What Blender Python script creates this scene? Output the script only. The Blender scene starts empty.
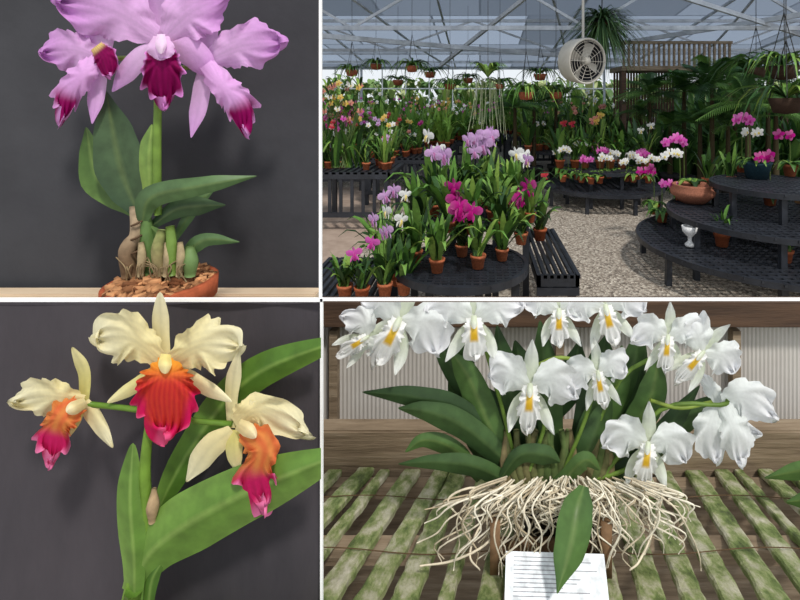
import bpy, bmesh, math, random
from mathutils import Vector, Matrix
R=random.Random(7)
F=480.0; PX=480.0; PY=100.0; CH=1.65
sc=bpy.context.scene
try: sc.view_settings.view_transform='Standard'
except Exception: pass
def U(px,py,d): return Vector(((px-PX)/F*d, d, CH-(py-PY)/F*d))
def G(px,py,z=0.0):
    return U(px,py,(CH-z)*F/(py-PY))
def lin(c):
    c=c/255.0
    return c/12.92 if c<=0.04045 else ((c+0.055)/1.055)**2.4
def C(r,g,b): return (lin(r),lin(g),lin(b))
def mix(a,b,t):
    t=max(0,min(1,t)); return tuple(a[i]*(1-t)+b[i]*t for i in range(3))
def sstep(a,b,x):
    t=max(0,min(1,(x-a)/(b-a))); return t*t*(3-2*t)
# ---------------- materials
def newmat(name):
    m=bpy.data.materials.new(name); m.use_nodes=True
    nt=m.node_tree; nt.nodes.clear()
    o=nt.nodes.new('ShaderNodeOutputMaterial')
    p=nt.nodes.new('ShaderNodeBsdfPrincipled')
    nt.links.new(p.outputs[0],o.inputs[0])
    return m,nt,p,o
def vmat(name,rough=0.5,transl=0.0,noise=0.15,nscale=60,bump=0.0,spec=0.4):
    m,nt,p,o=newmat(name)
    a=nt.nodes.new('ShaderNodeAttribute'); a.attribute_name='Col'
    tc=nt.nodes.new('ShaderNodeTexCoord')
    n=nt.nodes.new('ShaderNodeTexNoise'); n.inputs['Scale'].default_value=nscale; n.inputs['Detail'].default_value=4
    nt.links.new(tc.outputs['Object'],n.inputs['Vector'])
    mr=nt.nodes.new('ShaderNodeMapRange'); mr.inputs[1].default_value=0.3; mr.inputs[2].default_value=0.7
    mr.inputs[3].default_value=1-noise; mr.inputs[4].default_value=1+noise
    nt.links.new(n.outputs[0],mr.inputs[0])
    mu=nt.nodes.new('ShaderNodeVectorMath'); mu.operation='SCALE'
    nt.links.new(a.outputs['Color'],mu.inputs[0]); nt.links.new(mr.outputs[0],mu.inputs['Scale'])
    nt.links.new(mu.outputs[0],p.inputs['Base Color'])
    p.inputs['Roughness'].default_value=rough
    p.inputs['Specular IOR Level'].default_value=spec
    if bump>0:
        b=nt.nodes.new('ShaderNodeBump'); b.inputs['Strength'].default_value=bump; b.inputs['Distance'].default_value=0.002
        nt.links.new(n.outputs[0],b.inputs['Height']); nt.links.new(b.outputs[0],p.inputs['Normal'])
    if transl>0:
        t=nt.nodes.new('ShaderNodeBsdfTranslucent'); nt.links.new(mu.outputs[0],t.inputs[0])
        x=nt.nodes.new('ShaderNodeMixShader'); x.inputs[0].default_value=transl
        nt.links.new(p.outputs[0],x.inputs[1]); nt.links.new(t.outputs[0],x.inputs[2]); nt.links.new(x.outputs[0],o.inputs[0])
    return m
def nmat(name,stops,scale=(1,1,1),nscale=5,detail=6,rough=0.8,bump=0.3,bdist=0.01,kind='noise',metal=0):
    m,nt,p,o=newmat(name)
    tc=nt.nodes.new('ShaderNodeTexCoord'); mp=nt.nodes.new('ShaderNodeMapping'); mp.inputs['Scale'].default_value=scale
    nt.links.new(tc.outputs['Object'],mp.inputs[0])
    if kind=='noise':
        n=nt.nodes.new('ShaderNodeTexNoise'); n.inputs['Detail'].default_value=detail; n.inputs['Roughness'].default_value=0.65; out=n.outputs[0]
    else:
        n=nt.nodes.new('ShaderNodeTexVoronoi'); out=n.outputs['Color']
    n.inputs['Scale'].default_value=nscale
    nt.links.new(mp.outputs[0],n.inputs['Vector'])
    cr=nt.nodes.new('ShaderNodeValToRGB')
    e=cr.color_ramp.elements
    while len(e)<len(stops): e.new(0.5)
    for i,(q,c) in enumerate(stops):
        e[i].position=q; e[i].color=(*c,1)
    nt.links.new(out,cr.inputs[0]); nt.links.new(cr.outputs[0],p.inputs['Base Color'])
    p.inputs['Roughness'].default_value=rough; p.inputs['Metallic'].default_value=metal
    if bump>0:
        b=nt.nodes.new('ShaderNodeBump'); b.inputs['Strength'].default_value=bump; b.inputs['Distance'].default_value=bdist
        nt.links.new(n.outputs[0],b.inputs['Height']); nt.links.new(b.outputs[0],p.inputs['Normal'])
    return m
M_pet=vmat('petal_material',0.65,0.3,0.04,150,0.3,0.12)
M_leaf=vmat('leaf_material',0.45,0.1,0.2,45,0.15,0.3)
M_misc=vmat('mixed_material',0.85,0,0.25,80,0.5,0.2)
MATS=[M_pet,M_leaf,M_misc]
M_board=nmat('black_cloth',[(0.3,C(50,50,54)),(0.7,C(68,68,72))],nscale=2.5,rough=0.95,bump=0.25,bdist=0.02)
M_board2=nmat('charcoal_cloth',[(0.3,C(48,45,50)),(0.7,C(70,65,70))],scale=(1,1,.35),nscale=5,rough=0.95,bump=0.4,bdist=0.02)
M_white=nmat('white_paint',[(0,C(250,250,250)),(1,C(255,255,255))],bump=0)
M_gravel=nmat('gravel',[(0.0,C(92,82,72)),(0.5,C(158,146,132)),(1.0,C(216,206,190))],nscale=48,kind='v',bump=0.8,bdist=0.02)
M_conc=nmat('concrete',[(0.3,C(140,120,106)),(0.7,C(178,158,142))],nscale=4,bump=0.1)
M_black=nmat('black_plastic',[(0.3,C(22,24,30)),(0.7,C(44,48,56))],nscale=6,rough=0.45,bump=0.05)
M_metal=nmat('galvanised_steel',[(0.3,C(150,156,164)),(0.7,C(205,210,216))],nscale=3,rough=0.5,bump=0)
M_woodr=nmat('weathered_wood',[(0.25,C(92,76,58)),(0.5,C(132,114,92)),(0.8,C(166,150,128))],scale=(1,8,14),nscale=4,bump=0.5)
M_woodd=nmat('brown_wood',[(0.25,C(56,40,30)),(0.75,C(100,74,54))],scale=(1,6,12),nscale=4,bump=0.4)
M_woodl=nmat('pale_wood',[(0.25,C(190,165,135)),(0.75,C(222,200,172))],scale=(1,6,12),nscale=5,bump=0.2)
M_moss=nmat('mossy_wood',[(0.30,C(58,66,34)),(0.42,C(100,116,60)),(0.50,C(134,142,92)),(0.58,C(166,164,134)),(0.74,C(204,198,178))],scale=(2.2,1,1),nscale=16,detail=10,bump=0.9)
M_dark=nmat('under_bench_shade',[(0.3,C(14,14,12)),(0.7,C(28,28,24))],nscale=12)  # near-black colour that paints in the shade beneath the slats
M_poly=nmat('polycarbonate',[(0.3,C(176,170,164)),(0.7,C(204,200,194))],nscale=2,rough=0.5,bump=0)
M_fan=nmat('fan_enamel',[(0.3,C(180,174,162)),(0.7,C(210,205,194))],nscale=3,rough=0.5,bump=0)
# ---------------- builder
class B:
    def __init__(s): s.v=[]; s.f=[]; s.c=[]; s.m=[]
    def grid(s,fn,nu,nv,col,mi):
        b=len(s.v)
        for i in range(nu+1):
            for j in range(nv+1):
                u=i/nu; v=-1+2*j/nv
                s.v.append(fn(u,v)); s.c.append(col(u,v))
        for i in range(nu):
            for j in range(nv):
                a=b+i*(nv+1)+j
                s.f.append((a,a+1,a+nv+2,a+nv+1)); s.m.append(mi)
    def box(s,lo,hi,col,mi=2,M=None):
        b=len(s.v)
        for x in (lo[0],hi[0]):
            for y in (lo[1],hi[1]):
                for z in (lo[2],hi[2]):
                    p=Vector((x,y,z)); s.v.append(M@p if M else p); s.c.append(col)
        for q in ((0,1,3,2),(4,6,7,5),(0,4,5,1),(2,3,7,6),(0,2,6,4),(1,5,7,3)):
            s.f.append(tuple(b+k for k in q)); s.m.append(mi)
    def bar(s,a,c,w,h,col,mi=2):
        a=Vector(a); c=Vector(c); d=(c-a); L=d.length; d.normalize()
        up=Vector((0,0,1)) if abs(d.z)<0.95 else Vector((0,1,0))
        x=d.cross(up).normalized(); y=x.cross(d)
        b=len(s.v)
        for p in (a,c):
            for sx,sy in ((-1,-1),(1,-1),(1,1),(-1,1)):
                s.v.append(p+x*sx*w/2+y*sy*h/2); s.c.append(col)
        for q in ((0,3,2,1),(4,5,6,7),(0,1,5,4),(1,2,6,5),(2,3,7,6),(3,0,4,7)):
            s.f.append(tuple(b+k for k in q)); s.m.append(mi)
    def tube(s,pts,rad,col,mi=1,n=8,sub=4):
        P=[Vector(p) for p in pts]
        Q=[];RR=[];N=(len(P)-1)*sub
        for i in range(N+1):
            t=i/N; Q.append(cr3(P,t)); RR.append(lerpl(rad,t) if isinstance(rad,(list,tuple)) else rad)
        b=len(s.v); ref=None
        for i,q in enumerate(Q):
            t=(Q[min(i+1,N)]-Q[max(i-1,0)]).normalized()
            if ref is None: ref=t.orthogonal().normalized()
            ref=(ref-t*ref.dot(t)).normalized(); bn=t.cross(ref)
            for k in range(n):
                a=2*math.pi*k/n
                s.v.append(q+(ref*math.cos(a)+bn*math.sin(a))*RR[i]); s.c.append(col(i/N) if callable(col) else col)
        for i in range(N):
            for k in range(n):
                k2=(k+1)%n
                s.f.append((b+i*n+k,b+i*n+k2,b+(i+1)*n+k2,b+(i+1)*n+k)); s.m.append(mi)
        s.f.append(tuple(b+k for k in range(n))); s.m.append(mi)
        s.f.append(tuple(b+N*n+k for k in range(n-1,-1,-1))); s.m.append(mi)
    def lathe(s,c,prof,col,mi=2,n=20):
        b=len(s.v); c=Vector(c)
        for r,z in prof:
            for k in range(n):
                a=2*math.pi*k/n
                s.v.append(c+Vector((r*math.cos(a),r*math.sin(a),z))); s.c.append(col)
        for i in range(len(prof)-1):
            for k in range(n):
                k2=(k+1)%n
                s.f.append((b+i*n+k,b+i*n+k2,b+(i+1)*n+k2,b+(i+1)*n+k)); s.m.append(mi)
    def make(s,name,mats=None,clip=None,smooth=True):
        me=bpy.data.meshes.new(name); me.from_pydata([tuple(v) for v in s.v],[],s.f)
        at=me.color_attributes.new('Col','FLOAT_COLOR','POINT')
        fl=[]
        for c in s.c: fl.extend((c[0],c[1],c[2],1.0))
        at.data.foreach_set('color',fl)
        for m in (mats or MATS): me.materials.append(m)
        nm=len(me.materials)
        me.polygons.foreach_set('material_index',[min(k,nm-1) for k in s.m])
        me.polygons.foreach_set('use_smooth',[smooth]*len(s.f))
        if clip:
            bm=bmesh.new(); bm.from_mesh(me)
            for n in clip:
                bmesh.ops.bisect_plane(bm,geom=bm.verts[:]+bm.edges[:]+bm.faces[:],plane_co=(0,0,CH),plane_no=n,clear_outer=True)
            bm.to_mesh(me); bm.free()
        me.update()
        o=bpy.data.objects.new(name,me); sc.collection.objects.link(o)
        return o
def cr3(P,t):
    n=len(P)-1; x=t*n; i=min(int(x),n-1); f=x-i
    p1=P[i];p2=P[i+1]; p0=P[i-1] if i>0 else p1*2-p2; p3=P[i+2] if i+2<=n else p2*2-p1
    return 0.5*((2*p1)+(p2-p0)*f+(2*p0-5*p1+4*p2-p3)*f*f+(3*p1-p0-3*p2+p3)*f**3)
def lerpl(L,t):
    n=len(L)-1; x=t*n; i=min(int(x),n-1); f=x-i; f=f*f*(3-2*f)*0.5+f*0.5
    return L[i]*(1-f)+L[i+1]*f
def PM(D): return lambda x,y,z=0: U(x,y,D+z*D/F)
def petal(m,mp,spine,W,col,nu=16,nv=10,cup=0,ruf=0,rk=9,rout=0.0,fold=0,mi=0,seed=0,rnd=6,frill=0):
    P=[Vector((p[0],p[1],p[2] if len(p)>2 else 0)) for p in spine]
    c0=cr3(P,0.35)
    wm=max(W)
    def fn(t,v):
        u=1-(1-t)**1.4
        q=cr3(P,u); e=0.01
        tg=cr3(P,min(1,u+e))-cr3(P,max(0,u-e)); n=Vector((-tg.y,tg.x,0)); 
        if n.length<1e-9: n=Vector((1,0,0))
        n.normalize()
        w=lerpl(W,u)*math.sqrt(max(0,1-u**rnd))
        p=q+n*w*v
        a=math.atan2(v*0.6,u-0.35); er=max(abs(v),u**4); ed=er**2*sstep(0.0,0.35,u)
        if rout:
            k=1+rout*math.sin(rk*a*1.3+seed*1.7+1)*ed+rout*.5*math.sin(rk*a*2.9+seed)*ed
            if frill: k+=.06*frill*math.sin(31*a+2*math.sin(5*a+seed))*er**5
            d=p-c0; p=Vector((c0.x+d.x*k,c0.y+d.y*k,p.z))
        z=p.z+cup*v*v*w+fold*abs(v)*w+ruf*math.sin(rk*a+seed+1.2*math.sin(3*a+seed))*ed
        if frill: z+=frill*wm*.13*math.sin(27*a+seed+2*math.sin(4*a))*er**4*sstep(0.05,.4,u)
        return mp(p.x,p.y,z)
    m.grid(fn,nu,nv,col,mi)
def ptube(m,mp,pts,rad,col,mi=1,n=8,sub=4):
    P=[mp(*p) for p in pts]; k=(mp(1,0,0)-mp(0,0,0)).length
    m.tube(P,[r*k for r in rad] if isinstance(rad,(list,tuple)) else rad*k,col,mi,n,sub)
def petcol(a,b,vein=0.1,seed=0,tip=None):
    def f(u,v):
        c=mix(a,b,sstep(0.1,0.95,u))
        k=1-vein*(0.5+0.5*math.cos(v*26+math.sin(u*6)))-vein*0.9*math.exp(-(v*6)**2)
        c=tuple(x*k for x in c)
        if tip: c=mix(c,tip,sstep(.75,1,max(abs(v),u)))
        return c
    return f
def leafcol(a,b,rib=None):
    rib=rib or mix(a,C(170,190,110),0.25)
    def f(u,v):
        c=mix(a,b,0.5+0.5*math.sin(u*3+v*1.2))
        c=mix(c,rib,math.exp(-(v*14)**2)*0.7)
        k=1-0.10*(0.5+0.5*math.cos(v*30))
        return tuple(x*k for x in c)
    return f
def cattleya(m,mp0,cx,cy,s,rot=0,sx=1,pc=None,sc_=None,lc=None,hi=True,seed=0,petw=.42,lipw=.33,zb=0):
    cr,sr=math.cos(rot),math.sin(rot)
    def mp(x,y,z=0):
        x*=sx
        return mp0(cx+s*(x*cr-y*sr),cy+s*(x*sr+y*cr),zb+z*s)
    nu,nv=(28,22) if hi else (5,4)
    rf=0.13 if hi else 0.03; ro=.08 if hi else 0; fr=1.0 if hi else 0
    petal(m,mp,[(0,-.05,.06),(.04*math.sin(seed),-.5,.1),(.08*math.sin(seed*2),-.98,-.06)],[.1,.17,.15,.05],sc_,12 if hi else 5,6 if hi else 4,cup=.3,seed=seed,ruf=.03 if hi else 0)
    for q in (-1,1):
        petal(m,mp,[(.03*q,.05,.06),(.3*q,.45,.1),((.5+.1*math.sin(seed+q))*q,.92,-.04)],[.1,.15,.13,.05],sc_,12 if hi else 5,6 if hi else 4,cup=.3,seed=seed,ruf=.03 if hi else 0)
        dy=.28*math.sin(seed*1.7+q*.6) if hi else 0
        petal(m,mp,[(.04*q,-.02,.02),(.5*q,-.22+dy*.3,-.03),((.95+.08*math.sin(seed*3+q))*q,-.02+dy,.14)],[.08,petw*.75,petw,petw*.7],pc,nu,nv,cup=.12,ruf=rf,rk=8,rout=ro,seed=seed+q*1.7,frill=fr*.7,rnd=5)
    petal(m,mp,[(0,-.05,-.1),(0,.3,-.26),(.04*math.sin(seed),.86,-.1)],[.15,.2,lipw*.8,lipw],lc,nu,nv,cup=.35,ruf=rf*.8,rk=11,rout=ro*1.3,seed=seed+2,frill=fr*1.5,rnd=4)
    if hi:
        petal(m,mp,[(0,-.1,-.16),(0,.05,-.30),(0,.2,-.32)],[.05,.07,.06],sc_,8,6,cup=.9)
# ================= TL orchid
D=0.81; mp=PM(D); m=B()
pk=petcol(C(232,184,232),C(216,152,220),.09); pk2=petcol(C(236,194,236),C(222,164,226),.07)
def lipP(u,v):
    e=max(abs(v),sstep(.5,1,u)*u)
    c=mix(C(236,206,130),C(140,4,84),sstep(.04,.2,u))
    k=1-.2*(.5+.5*math.cos(v*22)); c=tuple(x*k for x in c)
    return mix(c,C(228,146,220),sstep(.84,.99,e))
def lipS(u,v):
    c=mix(C(232,180,232),C(224,160,224),u)
    c=mix(c,C(156,8,98),sstep(.45,.66,u)*(1-sstep(.8,.99,max(abs(v),sstep(.85,1,u)))))
    return c
g1=leafcol(C(50,72,48),C(72,94,62)); g2=leafcol(C(96,124,60),C(76,104,50)); g3=leafcol(C(66,92,54),C(88,116,72))
gl=leafcol(C(138,164,80),C(108,138,64))
petal(m,mp,[(134,212,12),(98,178,18),(86,127,20)],[6,13,19,13,5],g2,20,8,fold=-.25,mi=1)
petal(m,mp,[(138,214,4),(120,165,8),(106,91,14)],[7,20,27,22,6],g1,24,10,fold=-.3,mi=1)
petal(m,mp,[(150,192,-2),(149,155,-4),(152,124,0)],[7,10,10,4],gl,14,8,fold=.5,mi=1)
petal(m,mp,[(142,222,-8),(152,197,-16),(200,186,-26),(257,176,-8)],[6,12,11,9,3],g3,24,8,fold=.4,mi=1)
petal(m,mp,[(152,226,0),(175,210,-4),(198,206,-8),(226,205,0)],[4,9,10,3],g1,18,8,fold=.3,mi=1)
petal(m,mp,[(174,240,4),(196,205,0),(214,190,6)],[3,6,5,2],g3,14,6,fold=.3,mi=1)
petal(m,mp,[(183,256,-2),(205,240,-8),(240,242,0)],[5,8,6,2],g3,14,6,fold=.3,mi=1)
petal(m,mp,[(166,262,-4),(160,238,-6),(150,226,-4)],[4,6,3],g2,12,6,fold=.3,mi=1)
ptube(m,mp,[(158,215,-2),(157,160,0),(158,100,2),(160,60,6)],[3.5,4,3.5,3],C(112,142,58))
for a in (((160,60,6),(130,58,8),(98,60,8)),((160,62,6),(185,68,6),(205,62,6))): ptube(m,mp,a,[3,2.5,2.5],C(130,155,74))
ptube(m,mp,[(130,276,-4),(128,250,-6),(137,234,-4),(135,206,0)],[7,8,6.5,5],lambda t:mix(C(110,84,60),C(166,146,120),t),2,10,6)
for z_ in (226,240,254): ptube(m,mp,[(131,z_,-11),(136,z_-2,-12),(142,z_-5,-8)],[1,1.2,1],C(90,70,52),2,5)
ptube(m,mp,[(152,276,0),(148,240,-2),(146,215,-4)],[6,7,4],C(98,128,70))
ptube(m,mp,[(160,275,-8),(158,250,-10),(162,230,-8)],[5,6,4],lambda t:mix(C(150,130,96),C(130,140,84),t),2)
ptube(m,mp,[(172,275,-10),(172,250,-10),(170,226,-8)],[4,5,4],C(112,140,64))
ptube(m,mp,[(190,276,-8),(191,262,-8),(190,246,-6)],[5,7,4],C(112,140,84))
for x0_ in (140,166,179): ptube(m,mp,[(x0_,276,-10),(x0_+2,258,-12),(x0_+1,242,-10)],[3,4,2.5],C(168,150,116),2)
for i in range(18):
    x=124+R.random()*64; ptube(m,mp,[(x,282,-12),(x+R.uniform(-8,8),268,-16),(x+R.uniform(-12,12),256+R.random()*14,-10)],.6,C(140,120,90),2,5)
# left flower
petal(m,mp,[(100,58,10),(92,30,12),(76,8,6)],[5,9,9,4],pk2,cup=.2,ruf=1)
petal(m,mp,[(98,58,4),(72,50,0),(42,52,6)],[8,17,22,17],pk,28,20,cup=.2,ruf=6,rout=.06,seed=1,frill=.8)
petal(m,mp,[(104,55,6),(98,36,6),(84,30,4)],[8,14,14,6],pk2,cup=.2,seed=5,ruf=2)
petal(m,mp,[(100,62,2),(97,90,2),(92,124,-4)],[5,9,9,3],pk2,cup=.4)
petal(m,mp,[(98,60,-6),(84,74,-14),(68,94,-12),(62,120,-6)],[8,13,16,15],lipS,34,28,cup=.5,ruf=4,rout=.09,rk=12,seed=2,frill=1.4,rnd=4)
petal(m,mp,[(96,46,-6),(105,58,-12),(110,76,-10)],[7,13,13],lipP,30,24,cup=.35,ruf=3,rout=.07,seed=3,frill=1.3,rnd=4)
# right flower
petal(m,mp,[(206,58,10),(208,30,10),(216,12,4)],[6,11,10,4],pk2,cup=.2,ruf=1)
petal(m,mp,[(208,60,4),(242,46,-2),(284,42,4)],[9,19,25,19],pk,28,20,cup=.2,ruf=7,rout=.06,seed=4,frill=.8)
petal(m,mp,[(204,68,4),(200,100,2),(191,138,-4)],[6,9,9,3],pk2,cup=.4)
petal(m,mp,[(206,64,0),(224,84,0),(238,92,0)],[6,12,10,4],pk2,cup=.3)
petal(m,mp,[(206,64,-6),(222,86,-16),(239,104,-16),(246,132,-6)],[8,13,18,17],lipS,34,28,cup=.5,ruf=5,rout=.09,rk=12,seed=6,frill=1.4,rnd=4)
# centre
petal(m,mp,[(162,36,6),(160,10,8),(166,-22,0)],[7,13,15,8],pk2,cup=.2,ruf=1)
petal(m,mp,[(156,36,0),(112,10,-6),(56,0,4)],[10,27,32,24],pk,34,24,cup=.15,ruf=8,rout=.05,seed=7,frill=.8)
petal(m,mp,[(166,36,0),(192,12,-6),(226,-4,4)],[10,26,30,22],pk,30,24,cup=.15,ruf=8,rout=.05,seed=8,frill=.8)
petal(m,mp,[(158,44,2),(134,64,-2),(112,92,0)],[6,11,11,4],pk2,cup=.3)
petal(m,mp,[(166,40,2),(194,54,-4),(216,80,0)],[7,15,14,5],pk,cup=.3)
petal(m,mp,[(161,40,-8),(162,66,-22),(164,104,-12)],[9,17,24,23],lipP,40,36,cup=.2,ruf=4,rout=.07,rk=13,seed=9,frill=1.5,rnd=4)
petal(m,mp,[(161,36,-14),(161,48,-26),(161,60,-26)],[8,14,13],petcol(C(236,196,236),C(234,190,236),.05),16,12,cup=.4,ruf=2,rout=.05,frill=.6)
petal(m,mp,[(161,34,-22),(161,44,-32),(161,54,-32)],[4,6,4],petcol(C(244,215,240),C(248,228,244),0),10,6,cup=.8)
pc=U(162,281,D); r=49/F*D
tc=C(164,84,54)
m.lathe(pc,[(r*.62,-.13),(r*.9,-.04),(r*.93,-.03),(r,-.03),(r*1.02,0.0),(r*.93,.002),(r*.9,-.018)],tc,2,36)
m.lathe(pc,[(0.0,-.008),(r*.92,-.012)],C(80,58,40),2,30)
for i in range(380):
    a=R.random()*6.28; q=math.sqrt(R.random())*r*.9
    c=pc+Vector((q*math.cos(a),q*math.sin(a),-.006+R.random()*.018*(1-q/r)+.004))
    Mx=Matrix.Translation(c)@Matrix.Rotation(R.random()*6,4,'Z')@Matrix.Rotation(R.random()*1.5,4,'X')
    k=.0026+R.random()*.004
    m.box((-k*1.6,-k,-k*.5),(k*1.6,k,k*.5),mix(C(100,58,34),C(206,150,104),R.random()),2,Mx)
m.make('potted_lavender_cattleya_orchid')
# ================= boards & frame
def simple(name,lo,hi,mat,bev=0.0):
    me=bpy.data.meshes.new(name); bm=bmesh.new(); bmesh.ops.create_cube(bm,size=1)
    lo=Vector(lo);hi=Vector(hi)
    for v in bm.verts:
        v.co=Vector([(lo[i]+hi[i])/2+v.co[i]*(hi[i]-lo[i]) for i in range(3)])
    if bev: bmesh.ops.bevel(bm,geom=bm.edges[:],offset=bev,segments=2,affect='EDGES')
    bm.to_mesh(me); bm.free(); me.materials.append(mat)
    o=bpy.data.objects.new(name,me); sc.collection.objects.link(o); return o
def X(px,d): return (px-PX)/F*d
def Z(py,d): return CH-(py-PY)/F*d
def cloth(name,x0,x1,z0,z1,y,mat,amp,seed):
    m=B(); 
    def fn(u,v):
        x=x0+(x1-x0)*u; z=z0+(z1-z0)*(v+1)/2
        e=min(u,1-u)*8; e=min(1,e)
        return Vector((x,y-amp*e*(math.sin(x*14+z*9+seed)*.5+math.sin(x*31-z*17+seed*2)*.25+.75),z))
    m.grid(fn,60,60,lambda u,v:(1,1,1),0)
    m.box((x0,y+.002,z0),(x1,y+.014,z1),(1,1,1),0)
    return m.make(name,[mat])
TLd=.97; BLd=.70
cloth('black_cloth_backdrop',X(-60,TLd),X(319,TLd),0.0,Z(-60,TLd),TLd,M_board,.006,1)
cloth('charcoal_cloth_backdrop',X(-60,BLd),X(320,BLd),0.0,Z(302.5,BLd),BLd,M_board2,.010,4)
m=B(); xl,xr=X(-40,.92),X(310,.9)
m.box((xl,.73,pc.z-.155),(xr,.90,pc.z-.131),(1,1,1),0)
for xx_ in (xl,xr-.03):
    for yy_ in (.73,.87): m.box((xx_,yy_,0),(xx_+.03,yy_+.03,pc.z-.155),(1,1,1),0)
m.make('wooden_plant_shelf',[M_woodl],smooth=False)
simple('pale_wooden_ledge',(X(-60,.93),.915,0),(X(318,.93),.95,Z(294.5,.915)),M_woodl,.002)
m=B(); w=(1,1,1); y=.688
m.box((X(-60,y),y,Z(302,y)),(X(322.5,y),y+.004,Z(298.6,y)),w,0)
m.box((X(320,y),y,0),(X(322.6,y),y+.004,Z(298.7,y)),w,0)
m.box((X(322,y),y+.0005,Z(301.2,y)),(X(860,y),y+.0045,Z(298.8,y)),w,0)
m.box((X(858,y),y,0),(X(861,y),y+.004,Z(298.8,y)),w,0)
m.box((X(318.6,y),y+.001,Z(299,y)),(X(321.2,y),y+.005,Z(-60,y)),w,0)
m.make('white_display_frame',[M_white],smooth=False)
# ================= BL orchid
D=.62; mp=PM(D); m=B()
cr=petcol(C(240,226,170),C(246,238,200),.08); cr2=petcol(C(222,212,132),C(240,230,176),.06)
def lipR(u,v):
    n=.5+.5*math.cos(v*40+math.sin(u*9)*2)
    c=mix(C(238,160,56),C(214,64,50),sstep(.05,.42,u))
    c=mix(c,C(176,14,48),n*sstep(.15,.5,u)*.5)
    e=max(abs(v)*sstep(.2,.6,u),sstep(.5,1,u))
    c=mix(c,C(214,26,92),sstep(.5,.85,e))
    return mix(c,C(236,90,140),sstep(.93,1,e))
def lipO(u,v):
    n=.5+.5*math.cos(v*9+u*5)
    c=mix(C(224,140,76),C(214,96,60),n*.7)
    c=mix(c,C(206,34,100),sstep(.42,.6,u))
    return mix(c,C(242,130,180),sstep(.8,1,max(u,abs(v)*sstep(.4,.6,u))))
b1=leafcol(C(104,140,54),C(80,116,42),C(130,160,78)); b2=leafcol(C(122,154,74),C(96,132,54)); b3=leafcol(C(90,124,48),C(66,100,36))
CLX=[(1,-(321-PX)/F,0)]
petal(m,mp,[(150,526,14),(190,450,20),(250,378,24),(345,338,20)],[5,13,17,18,14],b1,26,10,fold=.35,mi=1)
petal(m,mp,[(128,592,-4),(158,545,-8),(235,498,-14),(345,452,-8)],[7,22,31,30,22],b2,30,12,fold=.35,mi=1)
petal(m,mp,[(134,600,-8),(134,560,-10),(130,500,-8),(133,443,0)],[9,11,14,14,9],b2,24,10,fold=.5,mi=1)
petal(m,mp,[(148,610,-4),(152,580,-4),(166,556,0)],[5,7,3],b3,10,6,fold=.4,mi=1)
petal(m,mp,[(134,560,0),(150,530,2),(158,522,2)],[6,9,4],b3,10,6,fold=.4,mi=1)
ptube(m,mp,[(128,660,-2),(128,600,-2),(146,530,2),(145,470,0),(150,420,0),(158,372,4)],[6,6,5,5,4,3],C(112,146,54))
ptube(m,mp,[(152,412,0),(125,408,2),(88,404,4)],[2.8,2.6,2.6],C(96,130,44))
ptube(m,mp,[(150,410,0),(190,420,2),(232,424,4)],[2.8,2.6,2.6],C(96,130,44))
ptube(m,mp,[(152,522,-2),(153,506,-4),(154,488,0)],[3,6,2],C(160,136,104),2)
ptube(m,mp,[(122,680,0),(124,640,-2),(134,590,-6)],[9,9,8],C(110,148,60))
# left flower
petal(m,mp,[(84,402,6),(84,372,8),(72,347,2)],[5,6,7,4],cr2,cup=.3,ruf=1)
petal(m,mp,[(84,402,0),(50,396,-6),(14,402,4)],[7,15,20,15],cr,30,22,cup=.15,ruf=7,rout=.08,seed=1,frill=1)
petal(m,mp,[(84,402,2),(96,420,0),(113,448,-6)],[6,9,8,4],cr,cup=.4,ruf=2)
petal(m,mp,[(80,406,2),(70,425,2),(56,446,-4)],[6,8,7,3],cr2,cup=.3)
petal(m,mp,[(80,404,-8),(62,418,-18),(54,434,-14),(50,462,-10)],[9,16,14,21,20],lipO,40,34,cup=.25,ruf=4,rk=13,rout=.1,seed=2,frill=1.8,rnd=4)
petal(m,mp,[(86,402,-6),(74,408,-20),(66,412,-22)],[5,7,5],cr,8,6,cup=.8)
# right flower
petal(m,mp,[(232,428,6),(232,390,8),(239,350,2)],[5,6,8,4],cr,cup=.3,ruf=1)
petal(m,mp,[(236,426,4),(262,412,-2),(307,434,4)],[9,17,21,14],cr,30,22,cup=.15,ruf=7,rout=.09,seed=3,frill=1)
petal(m,mp,[(236,424,4),(250,412,0),(262,404,4)],[9,15,12,6],cr,20,14,cup=.15,ruf=4,rout=.06,seed=5,frill=.6)
petal(m,mp,[(232,430,0),(208,450,-4),(186,482,0)],[6,12,12,4],cr,cup=.3,ruf=1)
petal(m,mp,[(236,430,0),(234,450,-4),(238,474,-2)],[5,9,8,3],cr2,cup=.4)
petal(m,mp,[(244,430,-8),(262,448,-22),(256,476,-18),(264,506,-10)],[9,19,14,25,23],lipO,42,36,cup=.25,ruf=5,rk=13,rout=.1,seed=4,frill=1.8,rnd=4)
petal(m,mp,[(238,424,-8),(248,430,-22),(256,438,-22)],[6,8,5],cr,8,6,cup=.8)
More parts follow.
